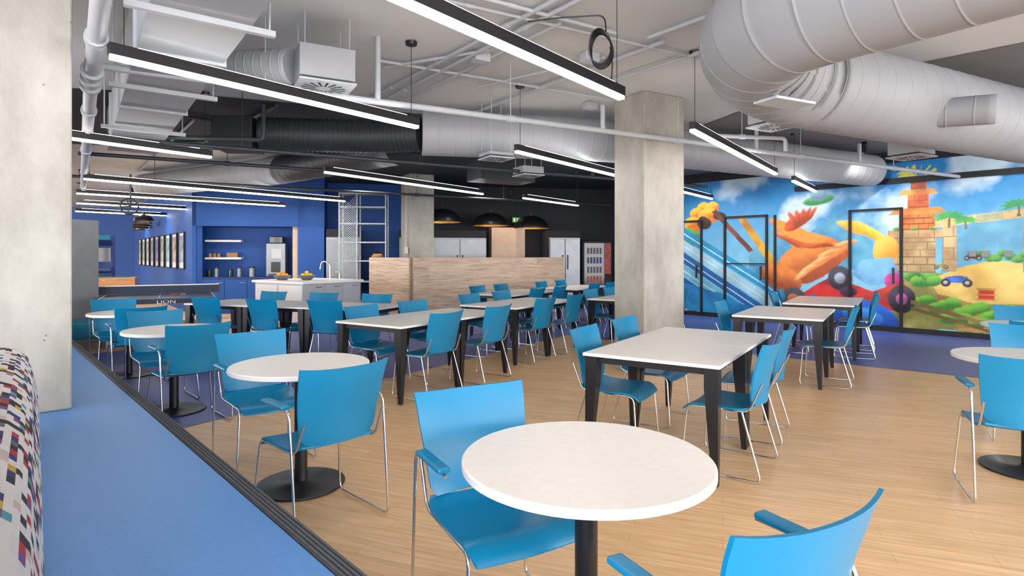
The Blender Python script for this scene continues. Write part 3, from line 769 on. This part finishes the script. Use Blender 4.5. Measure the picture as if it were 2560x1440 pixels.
for px,yy,zz in [((1105-1280)/1450*14.6,14.6,2.27),((1227-1280)/1450*15.3,15.3,2.22),((1328-1280)/1450*15.7,15.7,2.17)]:
    dome(px,yy,zz,.47,'large dome pendants','large black dome pendant lamp with gold lining')
for i in range(5):
    dome(-9.9-i*.90,15.6+i*1.35,2.36,.24,'small dome pendants','small black dome pendant lamp',False)
ex=root('exit_sign','green running figure exit sign hanging from the ceiling','sign',(.12,16.1,2.42),.2)
boxes('sign_body',[(0,0,0,.22,.05,.14)],M_green,ex,bw=.005)
tubes('hanger_rod',[[(s*.08,0,.07),(s*.08,0,ZC-2.42)] for s in (-1,1)],.004,M_black,ex,seg=6)
boxes('pictogram',[(-.06,-.03,0,.04,.006,.09),(.03,-.03,.035,.02,.006,.02),(.03,-.03,0,.025,.006,.04),(.05,-.03,-.03,.03,.006,.014),(.01,-.03,-.03,.014,.006,.03)],M_white,ex)

# ------------------------------------------------------------ partition, island, kitchen
P0=Vector((-2.22,13.0)); P1=Vector((1.30,14.9)); P2=Vector((-3.35,13.75))
def panel(a,b,t,h,nm,par):
    d=b-a; L=d.length; rz=math.atan2(d.y,d.x); c=(a+b)/2
    return boxes(nm,[(0,0,h/2,L,t,h)],M_woodp,par,loc=(c.x-P0.x,c.y-P0.y,0),rz=rz)
pt=root('wood_partition','chest-high pale walnut wood clad partition around a concrete column','partition',(P0.x,P0.y,0))
panel(P0,P1,.10,1.385,'long_panel',pt); panel(P0+Vector((-.06,.03)),P2,.10,1.384,'end_panel',pt)
IA=math.radians(-34.2)
isl=root('kitchen_island','white kitchen island with pale stone worktop','kitchen island',(-4.32,12.3,0),IA)
boxes('cabinet_body',[(0,0,.44,1.60,1.42,.86)],M_pale,isl)
boxes('worktop',[(0,0,.895,1.72,1.52,.05)],M_white,isl,bw=.006)
each('door_panel',[(-.4,-.715,.46,.76,.02,.76),(.4,-.715,.46,.76,.02,.76)],M_whiteedge,isl,bw=.004)
each('door_panel',[(.805,y,.46,.02,.44,.76) for y in (-.46,0,.46)],M_pale,isl,bw=.004)
each('handle',[(.82,y+.1,.80,.015,.14,.015) for y in (-.46,0,.46)],M_steel,isl)
def onisl(x,y,z=.92):
    c,s=math.cos(IA),math.sin(IA); return (-4.32+c*x-s*y,12.3+s*x+c*y,z)
f=root('faucet','chrome gooseneck kitchen faucet on the island','faucet',onisl(.45,.2))
tube('spout',[(0,0,0),(0,0,.36),(-.18,0,.40),(-.2,0,.22)],.014,M_chrome,f,fr=.1); tube('lever',[(0,0,.08),(.08,.02,.12)],.008,M_chrome,f)
tube('soap_spout',[(.2,0,0),(.2,0,.16),(.12,0,.17)],.01,M_chrome,f,fr=.03)
def fruit(x,y,z,m,lab,grp):
    o=lathe('orange',[(.001,-.042)]+[(.042*math.cos(t),.042*math.sin(t)) for t in [i/8*math.pi-math.pi/2 for i in range(1,8)]]+[(.001,.042)],m,seg=16,loc=(x,y,z)); tag(o,lab,'fruit',grp)
def fruitbowl(x,y,m):
    p=onisl(x,y)
    b=root('fruit_bowl','steel fruit bowl on the island worktop','bowl',p,0,'fruit bowls')
    lathe('bowl_shell',[(0,.005),(.08,.0),(.15,.05),(.18,.10),(.172,.10),(.14,.055),(.07,.012),(0,.012)],M_steel,b,seg=28)
    for k in range(7):
        a=k*2*math.pi/6; rr=0 if k==6 else .085
        fruit(p[0]+rr*math.cos(a),p[1]+rr*math.sin(a),p[2]+(.15 if k==6 else .098),m,'ripe round fruit piled in a fruit bowl','fruit in bowls')
fruitbowl(-.25,-.45,M_orange); fruitbowl(.15,-.15,M_yellow)
cb_=root('base_cabinet','blue kitchen base cabinets in the wall niche','cabinet',K(1.22,.42),KA)
boxes('cabinet_body',[(0,0,.44,2.1,.62,.86)],M_bluewall,cb_)
for i in range(4):
    dd=boxes('cabinet_door',[(-.785+i*.523,-.315,.45,.51,.02,.78)],M_bluewall,cb_,bw=.004)
    boxes('handle',[(-.785+i*.523+.15,-.335,.76,.12,.015,.015)],M_steel,dd)
boxes('worktop',[(0,0,.885,2.12,.66,.03)],M_navy,cb_)
for z in (1.36,1.80):
    s=boxes('wall_shelf',[(0,0,0,.85,.28,.05)],M_white,loc=K(.55,.66,z),rz=KA,bw=.004); tag(s,'white floating shelf in the blue niche','shelf','floating shelves')
def jar(x,y,z,r,h,m,lab,nm='canister'):
    o=root(nm,lab,'kitchen jar',K(x,y,z))
    lathe('jar_body',[(0,0),(r,0),(r,h*.8),(r*.7,h*.88),(0,h*.88)],m,o,seg=20); lathe('lid',[(r*.75,h*.86),(r*.75,h),(0,h)],M_black,o,seg=20)
for i,x in enumerate((.25,.42,.75,.95)): jar(x,.45,.90,.06,.2+.05*(i%2),(M_glass,M_steel)[i%2],'dark storage canister on the niche worktop')
jar(1.25,.45,.90,.08,.26,M_steel,'steel kettle on the niche worktop','kettle')
for x in (.22,.32,.42): jar(x,.64,1.386,.04,.12,M_wicker,'small jar on a white shelf')
bs=boxes('basket',[(0,0,.06,.26,.16,.12)],M_wicker,loc=K(.75,.64,1.386),rz=KA,bw=.01); tag(bs,'small woven basket on a white shelf','basket')
cm=root('coffee_machine','tall silver and black bean coffee machine on the worktop','coffee machine',K(1.85,.42,.90),KA)
boxes('machine_body',[(0,.05,.42,.46,.40,.84)],M_steel,cm,bw=.02)
boxes('screen',[(0.02,-.156,.58,.24,.015,.24)],M_pale,cm); boxes('dispensing_bay',[(0,-.157,.24,.22,.02,.26)],M_black,cm)
boxes('drip_tray',[(0,-.20,.05,.30,.12,.04)],M_black,cm); boxes('bean_hopper',[(0,.05,.93,.32,.28,.18)],M_glass,cm,bw=.02)
def fridge(x0,x1,h,doors):
    w=x1-x0
    r=root('fridge','tall stainless steel upright refrigerator','fridge',K((x0+x1)/2,.45),KA,'stainless refrigerators')
    boxes('fridge_body',[(0,0,h/2+.05,w-.02,.78,h-.1)],M_steel,r); boxes('top_grille',[(0,-.40,h-.10,w-.02,.03,.20)],M_blackm,r)
    n=doors; dw=(w-.04)/n
    for i in range(n):
        cx=-w/2+.02+dw*(i+.5)
        d=boxes('fridge_door',[(cx,-.41,(h-.25)/2+.1,dw-.012,.05,h-.42)],M_steel,r,bw=.006)
        boxes('handle',[(cx+(.5 if i%2==0 else -.5)*(dw-.14),-.45,1.25,.03,.04,.4)],M_black,d)
    boxes('kick_plate',[(0,-.34,.05,w-.1,.02,.1)],M_blackm,r)
fridge(3.08,3.95,2.1,1); fridge(4.9,5.72,2.1,1); fridge(5.76,7.2,2.1,2); fridge(8.92,9.82,2.12,2)
vm=root('vending_machine','black drink vending machine with red bottle graphics','vending machine',K(10.28,.35),KA)
boxes('machine_body',[(0,0,.93,.86,.8,1.82)],M_blackm,vm,bw=.015)
boxes('glass_front',[(-.1,-.41,1.2,.58,.02,1.15)],M_glass,vm)
boxes('bottle_graphic',[(.28,-.42,1.35,.20,.02,.85)],M_leaf,vm)
for k in range(4):
    boxes('product_row',[(-.28+j*.09,-.425,.78+k*.26,.055,.01,.17) for j in range(5)],(M_leaf,M_prod,M_navy,M_prod)[k],vm)
lg=lathe('round_logo',[(.0,-.004),(.12,-.004),(.12,.004),(0,.004)],M_logo,vm,seg=40,loc=(-.22,-.435,.46))
lg.data.transform(Matrix.Rotation(math.radians(90),4,'X'))
boxes('delivery_slot',[(.05,-.42,.25,.5,.02,.14)],M_black,vm)
rk=root('metal_rack','tall galvanised metal shelving rack with mesh side panel','shelf rack',(-3.62,14.2,0),math.radians(5))
W=1.1;D=.45;Hh=2.95
tubes('post',[[(x,y,0),(x,y,Hh)] for x in (-W/2,-W/2+.42,W/2) for y in (-D/2,D/2)],.018,M_pipe,rk,seg=8)
for z in (.3,.8,1.3,1.75,2.2,2.6,2.93):
    boxes('shelf',[(.0,0,z,W,D,.03)],M_pipe,rk)
ms=[]
for k in range(-8,60):
    a=k*.055
    for s in (1,-1):
        x0=-W/2; x1=-W/2+.42
        z0=a if s>0 else a+.42; z1=a+.42 if s>0 else a
        if min(z0,z1)>.2 and max(z0,z1)<2.9: ms.append([(x0,-D/2,z0),(x1,-D/2,z1)])
multi('mesh_panel',ms,.006,M_pipe,rk,seg=4)
bk=root('fruit_basket','black wire basket filled with oranges on the rack','basket',(-3.28,14.14,1.316))
lathe('wire_bowl',[(.04,0),(.13,.03),(.15,.12),(.142,.12),(.12,.035),(.03,.01)],M_wicker,bk,seg=24)
tube('basket_handle',[(-.14,0,.1),(-.05,0,.32),(0,0,.36),(.05,0,.32),(.14,0,.1)],.006,M_black,bk,fr=.03)
for k in range(5):
    a=k*2*math.pi/5
    fruit(-3.28+.07*math.cos(a),14.14+.07*math.sin(a),1.316+.12,M_orange,'ripe orange in the wire basket','oranges in the wire basket')
jb=root('wall_switch','small grey light switch with conduit on the concrete column','switch',(-2.50,13.69,1.55),math.radians(-60))
boxes('switch_box',[(0,0,0,.10,.07,.16)],M_pale,jb,bw=.01); tube('conduit',[(0,0,.08),(0,0,1.8)],.01,M_pipe,jb)
AM=[mat('poster_art_%d'%i,c,.4,var=.8,scale=5) for i,c in enumerate([(.3,.35,.4),(.45,.3,.2),(.2,.35,.3),(.4,.4,.25),(.25,.2,.4)])]
for i in range(9):
    t=1.35+i*1.08; p=KO+GD*t
    fr_=root('picture_frame','black framed poster with white mat on the blue wall','picture',(p.x,p.y,1.56),GA,'framed posters on the blue wall')
    boxes('frame',[(0,.005,.47,.72,.04,.03),(0,.005,-.47,.72,.04,.03),(-.345,.005,0,.03,.04,.94),(.345,.005,0,.03,.04,.94)],M_black,fr_)
    boxes('mat_board',[(0,.0,0,.68,.02,.92)],M_white,fr_); boxes('print',[(0,.012,.04,.50,.01,.70)],AM[i%5],fr_)

# ------------------------------------------------------------ games corner
PPA=math.atan2(.50,.86)
pp=root('ping_pong_table','dark blue folding ping pong table with yellow trimmed frame','ping pong table',(-6.15,10.15,0),PPA)
each('tabletop',[(0,-.69,.745,1.6,1.36,.03),(0,.69,.745,1.6,1.36,.03)],M_ppt,pp,bw=.004)
boxes('line_marking',[(0,0,.7612,.012,2.72,.0012),(-.785,0,.7612,.02,2.72,.0012),(.785,0,.7612,.02,2.72,.0012),(0,-1.35,.7612,1.58,.02,.0012),(0,1.35,.7612,1.58,.02,.0012)],M_white,pp)
boxes('apron',[(0,-1.33,.705,1.5,.03,.05),(0,1.33,.705,1.5,.03,.05),(-.74,0,.705,.03,2.6,.05),(.74,0,.705,.03,2.6,.05)],M_black,pp)
nt_=boxes('net',[(0,0,.835,1.83,.008,.14)],M_net,pp); boxes('net_tape',[(0,0,.91,1.83,.014,.018)],M_white,nt_)
each('net_post',[(s*.92,0,.83,.025,.04,.18) for s in (-1,1)],M_black,pp)
for sx in (-1,1):
    for sy in (-1,1): boxes('leg',[(sx*.6,sy*1.0,.36,.05,.05,.68)],M_black,pp)
tubes('yellow_brace',[[(-.6,-.9,.12),(.6,-.9,.12)],[(-.6,.9,.12),(.6,.9,.12)],[(-.6,-.5,.3),(.6,-.5,.3)],[(-.5,-1.0,.1),(-.5,1.0,.1)],[(.5,-1.0,.1),(.5,1.0,.1)]],.022,M_yellow,pp)
for sx in (-1,1):
    for sy in (-1,1):
        o=lathe('caster',[(.02,-.02),(.05,-.02),(.05,.02),(.02,.02)],M_black,pp,seg=16,loc=(sx*.55,sy*.85,.055)); o.rotation_euler=(0,math.pi/2,0)
tc_=bpy.data.curves.new('lettering','FONT'); tc_.body='LION'; tc_.size=.075; tc_.extrude=.002; tc_.align_x='CENTER'
to=link(bpy.data.objects.new('tmp',tc_)); bpy.context.view_layer.update()
me=bpy.data.meshes.new_from_object(to); bpy.data.objects.remove(to)
me.materials.clear(); me.materials.append(M_white)
for v in me.vertices: v.co.x*=1.5
t=link(bpy.data.objects.new('lettering',me)); t.parent=pp; t.location=(.1,-1.349,.682); t.rotation_euler=(math.pi/2,0,0)
pd=root('ping_pong_paddle','red rubber paddle lying on the table','paddle',(-5.75,9.9,.762),.5)
lathe('blade',[(0,0),(.075,0),(.075,.012),(0,.012)],M_red,pd,seg=24); boxes('handle',[(.11,0,.008,.09,.028,.018)],M_wicker,pd)
fb=root('foosball_table','orange wood games table with dark legs','games table',(-9.9,14.0,0),.5)
boxes('cabinet_body',[(0,0,.76,1.4,.75,.28)],M_woodt,fb,bw=.01); boxes('play_field',[(0,0,.902,1.2,.6,.005)],M_felt,fb)
for sx in (-1,1):
    for sy in (-1,1): boxes('leg',[(sx*.6,sy*.3,.31,.1,.1,.62)],M_black,fb)
tubes('player_rod',[[(x,-.5,.85),(x,.5,.85)] for x in (-.5,-.3,-.1,.1,.3,.5)],.008,M_chrome,fb)
ar=root('arcade_machine','tall silver arcade game cabinet with curved side','arcade machine',(-7.25,9.35,0),-1.9)
ctrl=[(0,0),(.72,0),(.70,.25),(.62,.45),(.48,.62),(.40,.82),(.38,.95),(.52,1.0),(.52,1.06),(.30,1.12),(.22,1.4),(.26,1.7),(.44,1.86),(.44,2.0),(0,2.0)]
V=[]
for x in (-.30,.30):
    V+=[(x,.4-a,b) for a,b in ctrl]
n=len(ctrl)
F=[tuple(range(n)),tuple(reversed(range(n,2*n)))]+[(i,i+n,(i+1)%n+n,(i+1)%n) for i in range(n)]
mk('cabinet_body',V,F,M_silver,False,ar)
boxes('screen',[(0,.155,1.42,.5,.03,.45)],M_glass,ar); boxes('marquee',[(0,-.055,1.93,.54,.02,.12)],M_teal,ar); boxes('control_panel',[(0,-.05,1.075,.54,.12,.03)],M_black,ar)
ar2=copy_thing(ar,(-11.4,16.0,0),.4,'dark arcade game cabinet against the blue wall')
for c in ar2.children:
    if c.name.startswith('cabinet_body'):
        c.data=c.data.copy(); c.data.materials[0]=M_navy
ot=root('ottoman','teal upholstered ottoman on short black legs','ottoman',(-6.65,8.75,0),.7)
boxes('cushion',[(0,0,.31,.9,.6,.26)],M_teal,ot,bw=.04)
for sx in (-1,1):
    for sy in (-1,1): boxes('leg',[(sx*.38,sy*.23,.09,.05,.05,.18)],M_black,ot)
vw=root('valve_wheel','black round pipe valve wheel hanging under the ceiling','valve',(-6.4,9.7,2.25),.4)
pts=[(.13*math.cos(2*math.pi*j/28),0,.13*math.sin(2*math.pi*j/28)) for j in range(29)]
tube('wheel_rim',pts,.014,M_black,vw,seg=8)
tubes('spoke',[[(0,0,0),(.13*math.cos(a),0,.13*math.sin(a))] for a in (0.5,1.9,3.2,4.5)],.010,M_black,vw); tube('stem',[(0,0,0),(0,.1,0),(0,.1,.55)],.014,M_black,vw,fr=.03)

# ------------------------------------------------------------ lights
def spot(x,y,z,e,tx,ty,tz,col=(1,.93,.85),ang=100):  # invented spotlight can and lamp, added as extra light
    d=Vector((tx-x,ty-y,tz-z))
    r=root('ceiling_spotlight','added ceiling spotlight in a small dark can','lamp',(x,y,z),0,'added ceiling spotlights')
    q=d.to_track_quat('-Z','Y'); r.rotation_euler=q.to_euler()
    lathe('added_lamp_can',[(.05,-.02),(.055,.12),(.0,.12)],M_black,r,seg=20)
    l=bpy.data.lights.new('added_spot_lamp','SPOT'); l.energy=e; l.spot_size=math.radians(ang); l.spot_blend=.7; l.color=col; l.shadow_soft_size=.04
    o=link(bpy.data.objects.new('added_spot_lamp',l)); o.parent=r; o.location=(0,0,-.03)
for s in (-3.8,-2.0,-.2,1.6,3.4):  # added spots that brighten the mural
    q=MO+MD*s; nn=Vector((MD.y,-MD.x)); nn=nn if nn.dot(-q)>0 else -nn
    spot(q.x+nn.x*1.7,q.y+nn.y*1.7,3.2,130,q.x,q.y,1.2)
for x,y,e in [(-6.5,12.6,190),(-4.6,13.2,150),(-3,12.0,150),(-.5,13.2,130),(1.8,12.9,110),(-9.5,12.8,220),(-10.5,16,220),(-13.5,20,220)]:  # added spots that brighten the kitchen and the far area
    spot(x,y,3.2,e,x,y+.6,0,ang=125)
spot(*K(7.85,.0)[:2],3.1,80,*K(7.85,.5)[:2],1.2,col=(1,.7,.45),ang=80)
spot(*K(2.0,.1)[:2],2.7,30,*K(2.3,.3)[:2],1,col=(1,.75,.5),ang=60)
w=bpy.data.worlds.new('World'); scene.world=w; w.use_nodes=True
nt=w.node_tree; bg=nt.nodes['Background']
tcw=nt.nodes.new('ShaderNodeTexCoord'); sp=nt.nodes.new('ShaderNodeSeparateXYZ'); nt.links.new(tcw.outputs['Generated'],sp.inputs[0])
rw=nt.nodes.new('ShaderNodeValToRGB'); rw.color_ramp.elements[0].color=(.75,.75,.76,1); rw.color_ramp.elements[1].color=(.94,.96,1,1)
rw.color_ramp.elements[0].position=.0; rw.color_ramp.elements[1].position=.3
nt.links.new(sp.outputs['Z'],rw.inputs['Fac']); nt.links.new(rw.outputs['Color'],bg.inputs['Color']); bg.inputs['Strength'].default_value=11.5

# camera
cd=bpy.data.cameras.new('camera'); cam=link(bpy.data.objects.new('camera',cd))
cam.location=(0,0,1.42); cam.rotation_euler=(math.radians(90),0,0)
cd.sensor_width=36; cd.lens=1450/2560*36; cd.shift_y=-80/2560; cd.clip_end=100; cd.clip_start=.05
scene.camera=cam
